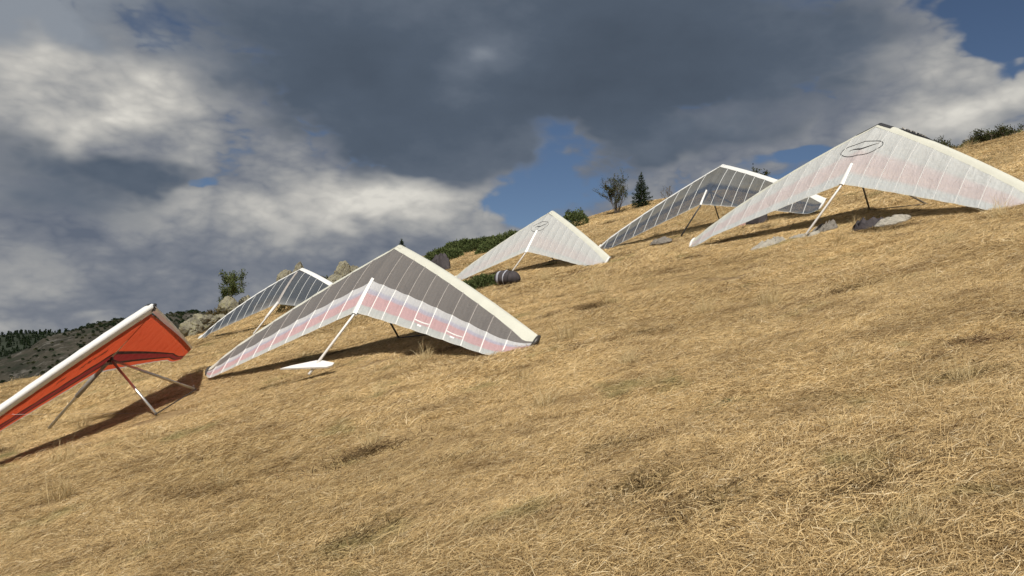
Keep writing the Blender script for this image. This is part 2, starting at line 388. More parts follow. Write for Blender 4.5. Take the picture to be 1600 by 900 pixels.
M['pink_cloth'] = simple('pink_cloth', (.36, .22, .18), .8, 0, .3)

# ------------------------------------------------------------------ the ground sheet
def build_ground():
    rs = np.concatenate([[0.0], np.geomspace(.4, 70, 300), np.geomspace(72, 6000, 60)])
    th = np.unique(np.concatenate([np.linspace(-math.pi, math.pi, 90, endpoint=False), np.linspace(R(-50), R(50), 420)]))
    n, m = len(rs), len(th)
    RR, TT = np.meshgrid(rs[1:], th, indexing='ij')
    X, Y = RR * np.sin(TT), RR * np.cos(TT); Z = gz(X, Y)
    V = np.concatenate([[[0, 0, float(gz(0., 0.001))]], np.stack([X, Y, Z], -1).reshape(-1, 3)])
    i = np.arange(n - 2)[:, None]; j = np.arange(m)[None, :]; j2 = (j + 1) % m
    q = np.stack([1 + i * m + j, 1 + (i + 1) * m + j, 1 + (i + 1) * m + j2, 1 + i * m + j2], -1).reshape(-1, 4)
    q = q[:, ::-1]
    T = [(0, 1 + (k + 1) % m, 1 + k) for k in range(m)]
    me = mesh_np('ground', V, np.concatenate([q[:, [0, 1, 2]], q[:, [0, 2, 3]], np.array(T)]), 3, smooth=True)
    me.flip_normals() if me.polygons[0].normal.z < 0 else None
    tag(obj('ground', me, M['ground']), 'dry grassy hillside rising to the right', kind='structure')
build_ground()

# ------------------------------------------------------------------ far hills on the left
def far_hill(name, label, sky_px, r0, rc, r2, zfoot, mat, rough_amp, seed):
    ths, els = zip(*[px_ang(*p) for p in sky_px])
    th = np.linspace(ths[0], ths[-1], 260); e = np.tan(np.interp(th, ths, els))
    u = np.linspace(0, 1, 70); rows = []
    for k in u:
        r = r0 + (rc - r0) * (k / .75) if k <= .75 else rc + (r2 - rc) * (k - .75) / .25
        s = min(1, k / .75); s = s * s * (3 - 2 * s) * .55 + s * .45
        zc = e * rc
        z = zfoot + (zc - zfoot) * s if k <= .75 else zc - (zc - zfoot) * ((k - .75) / .25) ** 1.6
        x, y = r * np.sin(th), r * np.cos(th)
        fall = 1 - abs(k - .75) * .3
        z = z + rough_amp * fbm(x / (rough_amp * 9), y / (rough_amp * 9), seed, 5, .6) * (0.35 + .65 * min(1, abs(k - .75) * 8)) * fall
        rows.append(np.stack([x, y, z], -1))
    V = np.array(rows).reshape(-1, 3); n, m = 70, 260
    i = np.arange(n - 1)[:, None]; j = np.arange(m - 1)[None, :]
    q = np.stack([i * m + j, i * m + j + 1, (i + 1) * m + j + 1, (i + 1) * m + j], -1).reshape(-1, 4)
    o = obj(name, mesh_np(name, V, q, 4, smooth=True), mat); tag(o, label, kind='structure'); return np.array(rows)
M['forest_floor'] = simple('dark_forest_slope', (.030, .036, .026), 1, 0, .4, .02, 0, .05)
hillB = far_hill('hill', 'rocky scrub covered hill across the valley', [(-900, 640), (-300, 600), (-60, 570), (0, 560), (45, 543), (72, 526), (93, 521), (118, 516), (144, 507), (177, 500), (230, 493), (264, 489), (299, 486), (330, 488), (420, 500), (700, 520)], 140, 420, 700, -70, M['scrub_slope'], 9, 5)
hillA = far_hill('hill', 'dark forested ridge on the horizon', [(-1200, 505), (-500, 516), (-200, 522), (0, 523), (40, 521), (120, 520), (200, 518), (320, 516), (500, 520), (800, 530), (1400, 528), (2400, 520)], 900, 1500, 2600, -130, M['forest_floor'], 26, 8)

# ------------------------------------------------------------------ scattering through geometry nodes (only for what nobody could count)
def scatter(name, pts, rot, scl, idx, protos, label, cat):
    me = bpy.data.meshes.new(name); me.vertices.add(len(pts)); me.vertices.foreach_set('co', np.asarray(pts, np.float32).ravel())
    me.attributes.new('rot', 'FLOAT_VECTOR', 'POINT').data.foreach_set('vector', np.asarray(rot, np.float32).ravel())
    me.attributes.new('scl', 'FLOAT_VECTOR', 'POINT').data.foreach_set('vector', np.asarray(scl, np.float32).ravel())
    me.attributes.new('idx', 'INT', 'POINT').data.foreach_set('value', np.asarray(idx, np.int32))
    o = obj(name, me); tag(o, label, cat, kind='stuff')
    c = bpy.data.collections.new(name + '_kinds')
    for k, p in enumerate(protos):
        q = bpy.data.objects.new('%s_kind_%02d' % (name, k), p); c.objects.link(q)
    g = bpy.data.node_groups.new(name, 'GeometryNodeTree')
    g.interface.new_socket('Geometry', in_out='INPUT', socket_type='NodeSocketGeometry'); g.interface.new_socket('Geometry', in_out='OUTPUT', socket_type='NodeSocketGeometry')
    N = g.nodes; L = g.links
    gi = N.new('NodeGroupInput'); go = N.new('NodeGroupOutput')
    ci = N.new('GeometryNodeCollectionInfo'); ci.inputs['Collection'].default_value = c; ci.inputs['Separate Children'].default_value = True; ci.inputs['Reset Children'].default_value = True
    ip = N.new('GeometryNodeInstanceOnPoints'); ip.inputs['Pick Instance'].default_value = True
    def att(nm, typ):
        a = N.new('GeometryNodeInputNamedAttribute'); a.data_type = typ; a.inputs['Name'].default_value = nm; return a.outputs['Attribute']
    er = N.new('FunctionNodeEulerToRotation'); L.new(att('rot', 'FLOAT_VECTOR'), er.inputs[0])
    L.new(gi.outputs[0], ip.inputs['Points']); L.new(ci.outputs[0], ip.inputs['Instance']); L.new(att('idx', 'INT'), ip.inputs['Instance Index'])
    L.new(er.outputs[0], ip.inputs['Rotation']); L.new(att('scl', 'FLOAT_VECTOR'), ip.inputs['Scale'])
    L.new(ip.outputs[0], go.inputs[0])
    md = o.modifiers.new('scatter', 'NODES'); md.node_group = g
    return o

def blades(n, rad, lmin, lmax, wid, spread, e0, e1, curl, seed, mat, head=0., root_sig=None, twist=.6):
    """n blades of grass; headings about +X with the given spread; e0..e1 start elevation, curl bends them down"""
    g = np.random.default_rng(seed)
    rr = rad * np.sqrt(g.random(n)) if root_sig is None else np.abs(g.normal(0, root_sig, n)); ph = g.random(n) * 2 * math.pi
    root = np.stack([rr * np.cos(ph), rr * np.sin(ph), np.full(n, -.02)], -1)
    hd = g.normal(0, spread, n) if spread < 3 else g.random(n) * 2 * math.pi
    el = e0 + (e1 - e0) * g.random(n) ** 1.5
    ln = lmin + (lmax - lmin) * g.random(n) ** 1.3; w = wid * (.6 + .8 * g.random(n)); dh = g.normal(0, .25, n); cv = curl * (.5 + g.random(n))
    seg = 4; p = root.copy(); pts = [p.copy()]; a = hd.copy(); e = el.copy(); tw = g.normal(0, twist, n)
    for k in range(seg - 1):
        st = ln / (seg - 1)
        p = p + np.stack([np.cos(a) * np.cos(e), np.sin(a) * np.cos(e), np.sin(e)], -1) * st[:, None]
        p[:, 2] = np.maximum(p[:, 2], .005 + .03 * g.random(n)); pts.append(p.copy()); a = a + dh; e = e - cv
    V = []; taper = [1., .95, .7]
    side0 = np.stack([-np.sin(hd), np.cos(hd), np.zeros(n)], -1) * np.cos(tw)[:, None] + np.array([0, 0, 1.]) * np.sin(tw)[:, None]
    for k in range(seg - 1):
        V += [pts[k] - side0 * (w * taper[k] / 2)[:, None], pts[k] + side0 * (w * taper[k] / 2)[:, None]]
    V.append(pts[-1]); V = np.stack(V, 1); nv = 7
    b = (np.arange(n) * nv)[:, None]
    F = np.concatenate([b + np.array([[0, 1, 3]]), b + np.array([[0, 3, 2]]), b + np.array([[2, 3, 5]]), b + np.array([[2, 5, 4]]), b + np.array([[4, 5, 6]])])
    rnd = np.repeat(np.clip(g.normal(.5, .28, n), 0, 1), nv)
    me = mesh_np('blades', V.reshape(-1, 3), F, 3, {'rnd': rnd}); me.materials.append(mat); return me

def tilt(x, y):
    d = .4; zx = (gz_smooth(x + d, y) - gz_smooth(x - d, y)) / (2 * d); zy = (gz_smooth(x, y + d) - gz_smooth(x, y - d)) / (2 * d)
    return zx, zy
def ground_rot(x, y, ang):
    """euler XYZ that spins by ang about z and then leans with the slope"""
    zx, zy = tilt(x, y)
    c, s = np.cos(ang), np.sin(ang)
    ux = np.stack([c, s, zx * c + zy * s], -1); ux /= np.linalg.norm(ux, axis=1)[:, None]
    nz = np.stack([-zx, -zy, np.ones_like(zx)], -1); nz /= np.linalg.norm(nz, axis=1)[:, None]
    uy = np.cross(nz, ux)
    ry = np.arcsin(np.clip(-ux[:, 2], -1, 1)); rz = np.arctan2(ux[:, 1], ux[:, 0]); rx = np.arctan2(uy[:, 2], nz[:, 2])
    return np.stack([rx, ry, rz], -1)
def wedge(r0, r1, dens, seed, a0=-47, a1=47):
    g = np.random.default_rng(seed); A = .5 * (r1 * r1 - r0 * r0) * R(a1 - a0); n = int(A * dens)
    r = np.sqrt(r0 * r0 + (r1 * r1 - r0 * r0) * g.random(n)); t = R(a0) + R(a1 - a0) * g.random(n)
    keep = r < crest_r(t) + 9
    return (r * np.sin(t))[keep], (r * np.cos(t))[keep], g
def flow(x, y):
    return .12 + 2.0 * fbm(x / 3.2, y / 2.2, 21, 3) + 1.6 * fbm(x / .9, y / .9, 33, 2)
def build_grass():
    protos, K = [], 5
    stray = [blades(60, .6, .14, .36, .0026, 1.2, R(3), R(22), .1, 500 + k, M['tuft']) for k in range(3)]
    for k in range(K): protos.append(blades(4600, .5, .05, .19, .0027, 1.1, R(2), R(36), .26, 100 + k, M['grass']))
    for k in range(K): protos.append(blades(3800, .7, .08, .25, .0042, 1.1, R(2), R(38), .26, 200 + k, M['grass']))
    for k in range(K): protos.append(blades(3400, 1.0, .10, .30, .008, 1.1, R(3), R(42), .26, 300 + k, M['grass']))
    P, Ro, Sc, Ix = [], [], [], []
    for (r0, r1, dens, base, seed) in ((.8, 9.5, 5.2, 0, 1), (8.5, 21, 2.6, K, 2), (19, 62, 1.1, 2 * K, 3)):
        x, y, g = wedge(r0, r1, dens, seed)
        n = len(x)
        P.append(np.stack([x, y, gz(x, y)], -1)); Ro.append(ground_rot(x, y, flow(x, y) + g.normal(0, .25, n) + np.where(g.random(n) < .12, math.pi, 0)))
        s = .8 + .5 * g.random(n); zs = s * (.55 + .9 * np.clip(.5 + 1.6 * fbm(x / 1.8, y / 1.8, 77, 3), 0, 1.2)); Sc.append(np.stack([s, s, zs], -1)); Ix.append(base + g.integers(0, K, n))
    x, y, g = wedge(.8, 16, .7, 14); n = len(x); P.append(np.stack([x, y, gz(x, y) + .03], -1)); Ro.append(ground_rot(x, y, flow(x, y) + g.normal(0, .5, n))); s = .7 + .5 * g.random(n); Sc.append(np.stack([s, s, s], -1)); Ix.append(15 + g.integers(0, 3, n)); protos += stray
    o = scatter('grass', np.concatenate(P), np.concatenate(Ro), np.concatenate(Sc), np.concatenate(Ix), protos, 'matted dry straw coloured grass covering the whole slope', 'grass')
    # upright stalks, withered tufts and small green weeds between
    pr = [blades(130, .14, .18, .50, .0036, .9, R(40), R(84), .16, 400 + k, M['tuft']) for k in range(4)]
    pr += [blades(700, .2, .05, .17, .005, 4, R(8), R(70), .2, 420 + k, M['dark_tuft'], root_sig=.17) for k in range(4)]
    pr += [blades(130, .1, .06, .16, .008, 4, R(10), R(60), .25, 440 + k, M['green_tuft'], root_sig=.09) for k in range(3)]
    x, y, g = wedge(2.0, 50, 1.5, 9); cl = fbm(x / 3, y / 2, 91, 3); keep = (g.random(len(x)) < np.clip(.34 + 2.4 * cl, .04, 1)) ; x, y = x[keep], y[keep]
    n = len(x); rr = np.hypot(x, y)
    ix = np.where(g.random(n) < .62, g.integers(0, 4, n), 0); sw = g.random(n)
    ix = np.where(sw < .30, g.integers(0, 4, n), np.where(sw < .86, 4 + g.integers(0, 4, n), 8 + g.integers(0, 3, n)))
    s = (.6 + .6 * g.random(n)) * np.where((rr < 9) & (ix < 4), .75, 1)
    scatter('weeds', np.stack([x, y, gz(x, y) + .015], -1), ground_rot(x, y, flow(x, y) + g.normal(0, .5, n)), np.stack([s * np.where(ix < 4, 1, 1.9), s, s * np.where(ix < 4, 1, .8)], -1), ix, pr, 'upright pale stalks and withered tufts scattered through the grass', 'weeds')
build_grass()

# ------------------------------------------------------------------ hang gliders
def rot3(y, p, r):
    cy, sy = math.cos(y), math.sin(y); c1, s1 = math.cos(p), math.sin(p); cr, sr = math.cos(r), math.sin(r)
    return np.array([[cy, -sy, 0], [sy, cy, 0], [0, 0, 1]]) @ np.array([[1, 0, 0], [0, c1, -s1], [0, s1, c1]]) @ np.array([[cr, 0, sr], [0, 1, 0], [-sr, 0, cr]])
class Glider:
    """local frame: nose at the origin, x to the right wing, y forward, z out of the upper surface"""
    NB = 9; rn = .07; wl = .24; lower = .5
    def cle(s, t): return min(.5, s.wl / np.linalg.norm(s.te(t, 1) - s.le(t, 1)))
    def __init__(s, label, pos, ypr, L, al, dr, bow, cr, kt, ct, xc, cc, fw, fd, fb):
        s.__dict__.update(L=L, al=al, dr=dr, bow=bow, cr=cr, kt=kt, ct=ct, xc=xc, cc=cc, fw=fw, fd=fd, fb=fb)
        s.M = rot3(*ypr); s.pos = np.array(pos); s.Lx = L * math.sin(al); s.Ly = L * math.cos(al)
        b = s.w([0, -kt, 0]); s.base = np.array([b[0], b[1], float(gz(b[0], b[1]))])
        s.root = tag(empty('hang_glider', s.base), label, 'hang glider', 'hang gliders parked on the slope')
    def w(s, p): return s.M @ np.asarray(p, float) + s.pos
    def add(s, name, V, F, mat, uv=None, parent=None, smooth=True):
        return obj(name, mesh_from(name, [s.w(v) - s.base for v in V], F, uv, smooth), mat, parent or s.root)
    def le(s, t, sg): return np.array([sg * s.Lx * t, -s.Ly * t - s.bow * t * t, -s.dr * t * t])
    def te(s, t, sg):
        C = s.le(s.xc, sg) - [0, s.cc, 0]; E = s.le(1, sg); E = np.array([E[0] * .985, E[1] - s.ct, E[2]])
        K = np.array([0, -s.cr, 0.])
        if t <= s.xc:
            k = t / s.xc; p = K + (C - K) * k; p[2] = C[2] * k; p[1] += .02 * math.sin(math.pi * k) - .01 * abs(math.sin(math.pi * t * (s.NB + 1))); return p
        k = (t - s.xc) / (1 - s.xc); p = C + (E - C) * k; p[1] -= .10 * s.cc * math.sin(math.pi * k); p[2] = -s.dr * t * t; return p
    def pt(s, t, c, sg, top=True, lift=0.):
        a, b = s.le(t, sg), s.te(t, sg); p = a + (b - a) * c; ch = np.linalg.norm(b - a)
        f = math.sqrt(max(c, 0)) * (1 - c) * 1.9; dn = min(1, c * ch / .15)
        sag = abs(math.sin(math.pi * t * (s.NB + 1))) * 4 * c * (1 - c) * .022
        nose = s.rn * math.sqrt(max(0, 1 - (1 - dn) ** 2)) * (1 - c) * min(1, ch / .9)
        p[2] += (.075 * ch * f + nose - sag + lift) if top else (-.018 * ch * f - nose * .9 + sag * .5 - lift)
        return p
    def patch(s, name, sg, c0, c1, mat, top=True, t0=0., t1=1., nt=60, nc=14, parent=None, lift=0.):
        V, F, uv = [], [], []
        for i in range(nt + 1):
            t = t0 + (t1 - t0) * i / nt
            for j in range(nc + 1):
                ca = max(c0, s.cle(t) - .004) if c0 < .2 and top else c0
                c = ca + (c1 - ca) * j / nc; V.append(s.pt(t, c, sg, top, lift)); uv.append((t, c))
        for i in range(nt):
            for j in range(nc):
                q = (i * (nc + 1) + j, i * (nc + 1) + j + 1, (i + 1) * (nc + 1) + j + 1, (i + 1) * (nc + 1) + j)
                F.append(q if (sg > 0) == top else q[::-1])
        return s.add(name, V, [f[::-1] for f in F], mat, uv, parent)
    def leading(s, sg, ct, cb, mat):
        prof = [(cb * (k / 5) ** 2, False) for k in range(5, 0, -1)] + [(0., True)] + [(ct * (k / 8) ** 2, True) for k in range(1, 9)]
        V, F, uv = [], [], []; n = len(prof); nt = 60
        for i in range(nt + 1):
            t = i / nt
            f_ = s.cle(t)
            for c, top in prof:
                c = c / ct * f_ if top else c / cb * f_ * s.lower
                V.append(s.pt(t, c, sg, top, .002)); uv.append((t, c if top else -c))
        for i in range(nt):
            for j in range(n - 1):
                q = (i * n + j, i * n + j + 1, (i + 1) * n + j + 1, (i + 1) * n + j); F.append(q if sg < 0 else q[::-1])
        return s.add('leading_edge', V, F, mat, uv)
    def battens(s, sg, c0, c1, mat, wid=.022, n=None, top=True):
        n = n or s.NB
        for i in range(1, n + 1):
            t = i / (n + 1); V, F = [], []; m = 14
            cs = max(c0, s.cle(t) - .01) if c0 < .2 else c0
            for j in range(m + 1):
                c = cs + (c1 - cs) * j / m; w = wid / s.Lx / 2
                a = s.pt(t - w, c, sg, top, .003); b = s.pt(t + w, c, sg, top, .003); q = s.pt(t, c, sg, top, .012); V += [a, q, b]
            for j in range(m):
                for k in (0, 1): F.append((j * 3 + k, j * 3 + k + 1, j * 3 + k + 4, j * 3 + k + 3))
            s.add('batten', V, F, mat)
    def rod(s, name, a, b, rad, mat, parent=None, seg=10):
        V, F = tube([a, b], rad, seg); return s.add(name, V, F, mat, parent=parent)
    def frame(s, tube_mat, keel_mat, keel_r=.026, dt_r=.022, keel_top=None):
        s.rod('keel_tube', [0, 0, -.03], [0, -s.kt, -.0], keel_r, keel_mat)
        A = np.array([0, -s.fw, -.05]); s.A = A; low = .0 if keel_mat is M['alu'] else .05
        for sg in (1, -1):
            f = np.array([sg * s.fb, -s.fw + .25, -s.fd - low]); s.rod('downtube', A, f, dt_r, tube_mat)
            s.rod('side_wire', s.le(.62, sg) + [0, -.1, -.03], f, .0015, M['wire'], seg=5)
        s.rod('base_bar', [-s.fb - .06, -s.fw + .25, -s.fd - low - .02], [s.fb + .06, -s.fw + .25, -s.fd - low - .02], .012, M['dark_tube'])
        V, F = tube([A + [0, .06, .04], A + [0, 0, -.03], A + [0, -.07, .04]], [.03, .05, .03], 8); s.add('apex_bracket', V, F, M['dark_tube'])
    def pocket(s, c0, c1, mat, wid=.10, top=True):
        V, F = [], []; m = 12; prof = [(-1, 0.), (-.55, .03), (0, .045), (.55, .03), (1, 0.)]
        for j in range(m + 1):
            c = c0 + (c1 - c0) * j / m; y = -s.cr * c; z = s.pt(0, c, 1, top)[2]; w = wid * (.55 + .45 * (c - c0) / (c1 - c0))
            for a, h in prof: V.append([a * w / 2, y, z + .004 + h * (1 if top else -1)])
        for j in range(m):
            for k in range(4): F.append((j * 5 + k, j * 5 + k + 1, j * 5 + k + 6, j * 5 + k + 5))
        s.add('keel_pocket', V, F, mat)
    def tip(s, sg, mat, rad=.03):
        P = []
        for k in range(9):
            a = k / 8; p = s.pt(1, a, sg); p[0] += sg * .04 * math.sin(math.pi * a); P.append(p)
        V, F = tube(P, [rad * (.7 + .6 * math.sin(math.pi * k / 8)) for k in range(9)], 8); s.add('tip_fairing', V, F, mat)
    def nose(s, mat, size=.16):
        V, F, uv = [], [], []; n = 10
        for i in range(-n, n + 1):
            t = abs(i) / n * size * 1.4 / s.Lx; sg = 1 if i >= 0 else -1
            for c, top in ((.05, False), (.02, False), (0, True), (.015, True), (.04, True), (.08, True)): V.append(s.pt(t, c, sg, top, .008))
        for i in range(2 * n):
            for j in range(5): F.append((i * 6 + j, i * 6 + j + 1, (i + 1) * 6 + j + 1, (i + 1) * 6 + j))
        s.add('nose_cone', V, F, mat)
    def surf(s, x, y, lift=.006, top=True):
        """point of the surface above plan position (x, y)"""
        sg = 1 if x >= 0 else -1; t = min(1, abs(x) / s.Lx); a, b = s.le(t, sg)[1], s.te(t, sg)[1]
        c = min(1, max(0, (y - a) / (b - a))); p = s.pt(t, c, sg, top, lift); p[0] = x; return p
    def strip(s, name, pts, wid, mat, top=True, parent=None, closed=False, lift=.006):
        pts = [np.array(p, float) for p in pts]; n = len(pts); V, F = [], []
        for i in range(n):
            a = pts[(i - 1) % n] if closed or i else pts[i]; b = pts[(i + 1) % n] if closed or i < n - 1 else pts[i]
            d = b - a; d /= np.linalg.norm(d) + 1e-9; w = (wid[i] if hasattr(wid, '__len__') else wid) / 2; nrm = np.array([-d[1], d[0]]) * w
            V += [s.surf(*(pts[i] + nrm), lift, top), s.surf(*(pts[i] - nrm), lift, top)]
        for i in range(n if closed else n - 1):
            k = (i + 1) % n; F.append((2 * i, 2 * i + 1, 2 * k + 1, 2 * k))
        return s.add(name, V, F, mat, parent=parent)
    def emblem(s, yc, a, b):
        e = s.strip('emblem_ring', [(a * math.cos(2 * math.pi * k / 48), yc + b * math.sin(2 * math.pi * k / 48)) for k in range(48)], .017, M['ink'], closed=True)
        s.strip('emblem_bird', [(-a * .62, yc - b * .02), (-a * .4, yc + b * .16), (-a * .15, yc + b * .02), (0, yc - b * .14), (a * .18, yc + b * .06), (a * .45, yc + b * .30), (a * .78, yc + b * .36)],
                [.006, .02, .032, .045, .032, .018, .006], M['ink'], parent=e)

CREAM = [(0, (.62, .617, .53)), (1, (.62, .617, .53))]; WHITE = [(0, (.74, .74, .71)), (1, (.74, .74, .71))]
F_cream = film('cream_leading_edge', CREAM, .12, 0, .45, 0, .12); F_white = film('white_leading_edge', WHITE, .1, 0, .4, 0, .1)
F_smoke = film('smoke_film', [(0, (.215, .20, .187)), (.6, (.20, .186, .176)), (1, (.20, .187, .178))], .25, .07, .3, .05, .5)
F_g2rear = film('printed_rear_film', [(.60, (.62, .62, .62)), (.68, (.61, .61, .62)), (.71, (.48, .48, .56)), (.745, (.50, .45, .52)), (.76, (.60, .40, .41)), (.89, (.60, .41, .42)), (.905, (.53, .55, .54)), (.98, (.57, .59, .57)), (1, (.66, .66, .62))], .3, 0, .35, .04, .5)
F_white_sail = film('white_film', [(0, (.67, .68, .655)), (.46, (.645, .66, .645)), (.53, (.66, .605, .595)), (.62, (.66, .585, .575)), (.80, (.66, .59, .58)), (.86, (.62, .65, .65)), (.97, (.63, .66, .66)), (1, (.66, .66, .6))], .3, 0, .35, .05, .5)
F_pale_sail = film('pale_film', [(0, (.64, .645, .62)), (.52, (.62, .63, .61)), (.68, (.64, .605, .59)), (.84, (.64, .605, .59)), (.9, (.59, .62, .61)), (1, (.68, .68, .64))], .3, 0, .35, .04, .45)
F_clear = film('clear_smoked_film', [(0, (.20, .20, .185)), (.48, (.22, .22, .205)), (.56, (.085, .105, .14)), (.9, (.075, .10, .14)), (.97, (.13, .16, .19)), (1, (.5, .5, .48))], .25, .22, .2, .06, .7)
F_slate = film('slate_film', [(0, (.10, .11, .125)), (.8, (.085, .10, .12)), (.92, (.17, .18, .19)), (1, (.30, .31, .31))], .25, .12, .25, .06, .6)
F_low = film('lower_film', [(0, (.45, .45, .44)), (.55, (.45, .40, .40)), (1, (.4, .3, .3))], .35, 0, .4)
F_low_clear = film('lower_clear_film', [(0, (.14, .15, .16)), (1, (.07, .09, .12))], .25, .4, .3)
RED = (.54, .078, .030)
F_red_low = film('printed_red_film', [(0, RED), (.655, RED), (.66, (.03, .018, .015)), (.705, (.03, .018, .015)), (.71, (.20, .022, .022)), (.835, (.20, .022, .022)), (.84, (.03, .018, .015)), (.88, (.03, .018, .015)), (.885, RED), (.97, RED), (.975, (.45, .42, .38)), (1, (.45, .42, .38))], .55, 0, .5, 0, .7)

def rear_marks(g, sg):
    """thin white seams and a tiny printed tag in the rear panel"""
    for t, c in ((.40, .86), (.60, .855)):
        V = []; n = 8
        for k in range(n + 1):
            tt = t + .095 * k / n; V += [g.pt(tt, c - .009, sg, True, .005), g.pt(tt, c + .009, sg, True, .005)]
        g.add('seam_tape', V, [(2 * k, 2 * k + 1, 2 * k + 3, 2 * k + 2) for k in range(n)], M['batten_w'])
        V = []
        for k in range(3): V += [g.pt(t + .03 + .012 * k, c + .042, sg, True, .005), g.pt(t + .03 + .012 * k, c + .064, sg, True, .005)]
        g.add('printed_tag', V, [(0, 1, 3, 2), (2, 3, 5, 4)], M['white_print'])

def stabiliser(g):
    """small flat tailplane lying nearly level across the keel near its end"""
    P = [(-.56, -.03), (-.40, .09), (-.03, .27), (.07, .27), (.36, .15), (.37, .05), (.30, -.02), (.0, -.02)]
    c = g.w([0, -g.kt + .20, .03]); ux = np.array([1, .05, .03]); vy = np.array([.22, .86, .44]); nz = np.cross(ux, vy); nz /= np.linalg.norm(nz)
    W = [c + ux * x + vy * (y - .1) + nz * h for h in (.022, -.006) for x, y in P]; n = len(P)
    F = [tuple(range(n)), tuple(range(2 * n - 1, n - 1, -1))] + [(k, n + k, n + (k + 1) % n, (k + 1) % n) for k in range(n)]
    g.add('tailplane', [g.M.T @ (p - g.pos) for p in W], F, M['white_tube'], smooth=False)

# --- centre: smoke upper panels, pink rear panels
g = Glider('large glider with dark smoke upper panels and pink striped rear panels, tailplane on the grass', (-2.3432, 15.8853, 2.2018), (-.6284, .8274, -.0923),
           5.609, 1.0709, .2908, .2019, 1.9953, 3.6412, .2505, .8213, .9201, 1.3539, 1.5541, .7499)
for sg in (1, -1):
    g.leading(sg, .13, .06, F_cream); g.patch('upper_sail', sg, .125, .60, F_smoke); g.patch('rear_sail', sg, .598, 1.0, F_g2rear, lift=.003)
    g.patch('lower_sail', sg, .05, .66, F_low, False); g.battens(sg, .12, .60, M['batten_s'], .014); g.battens(sg, .60, 1.0, M['batten_w'], .026)
    g.tip(sg, M['dark_tube'], .035); rear_marks(g, sg) if sg > 0 else None
g.pocket(.58, 1.03, M['batten_w'], .16); g.frame(M['dark_tube'], M['white_tube']); g.nose(F_cream, .14); stabiliser(g)

# --- right: big white glider with emblem
g = Glider('largest white glider with oval bird emblem and black nose cap, cut by the frame edge', (8.7787, 17.0865, 5.274), (-1.2426, .8596, .1291),
           5.6053, 1.0717, .4992, .2086, 2.0008, 3.6199, .40, .7844, .8265, 1.3629, 1.5632, .7493)
for sg in (1, -1):
    g.leading(sg, .13, .06, F_cream); g.patch('upper_sail', sg, .125, 1.0, F_white_sail, nc=20); g.patch('lower_sail', sg, .05, .66, F_low, False)
    g.battens(sg, .12, 1.0, M['batten_p'], .013); g.tip(sg, M['batten_w'])
g.pocket(.72, 1.02, M['batten_w'], .15); g.frame(M['alu_dull'], M['white_tube']); g.nose(M['ink'], .34); g.emblem(-.96, .57, .215)
def edge_banner(g, sg, t0, t1):
    """black printed banner along the front of the leading edge, with white letter shapes"""
    V, F, n = [], [], 24
    for k in range(n + 1):
        t = t0 + (t1 - t0) * k / n; h = math.sin(math.pi * k / n) ** .6
        for c, top in ((.03 * h, False), (.012 * h, False), (0, True), (.012 * h, True), (.045 * h, True)):
            V.append(g.pt(t, c, sg, top, .012 + .11 * h * (c == 0)))
    for k in range(n):
        for j in range(4): F.append((k * 5 + j, k * 5 + j + 1, (k + 1) * 5 + j + 1, (k + 1) * 5 + j))
    e = g.add('edge_banner', V, F, M['ink'])
    for k in range(9):
        t = t0 + (t1 - t0) * (.16 + .7 * k / 9); w = .010 + .004 * (k % 3 == 0); h = (.6, 1, .6, .9, .6, 1, .6, .6, .8)[k]
        V = [g.pt(t, .002, sg, True, .112), g.pt(t, .02 * h, sg, True, .04), g.pt(t + w * .8, .02 * h, sg, True, .04), g.pt(t + w * .8, .002, sg, True, .112)]
        g.add('letter', V, [(0, 1, 2, 3)], M['white_print'], parent=e)
edge_banner(g, 1, .12, .36)

# --- middle distance: small white glider with emblem
g = Glider('small pale glider with oval bird emblem, striped bag lying at its keel', (1.6354, 28.1496, 5.2646), (-1.0004, .8959, .0319),
           5.4923, 1.0933, .2746, .1637, 2.0931, 3.2371, .45, .7843, .9649, 1.3022, 1.5042, .75)
for sg in (1, -1):
    g.leading(sg, .13, .06, F_cream); g.patch('upper_sail', sg, .125, 1.0, F_pale_sail, nc=18); g.patch('lower_sail', sg, .05, .66, F_low, False)
    g.battens(sg, .12, 1.0, M['batten_p'], .009); g.tip(sg, M['batten_w'])
g.pocket(.55, 1.03, M['white_print'], .17); g.frame(M['dark_tube'], M['white_tube']); g.nose(F_cream, .12); g.emblem(-.93, .52, .23)

# --- behind: clear smoked glider
g = Glider('see-through smoked glider with white leading edge standing behind the largest white glider', (7.661, 26.1539, 6.5716), (-.9587, .8623, -.0293),
           5.6023, 1.0814, .2955, .194, 2.071, 3.6321, .45, .8763, .9113, 1.353, 1.5531, .7497)
for sg in (1, -1):
    g.leading(sg, .12, .05, F_white); g.patch('upper_sail', sg, .115, 1.0, F_clear, nc=18); g.patch('lower_sail', sg, .05, .55, F_low_clear, False)
    g.battens(sg, .11, 1.0, M['batten_g'], .024); g.tip(sg, M['batten_w'])
g.pocket(.7, 1.02, M['batten_w'], .10); g.frame(M['alu_dull'], M['dark_tube']); g.nose(F_white, .12)

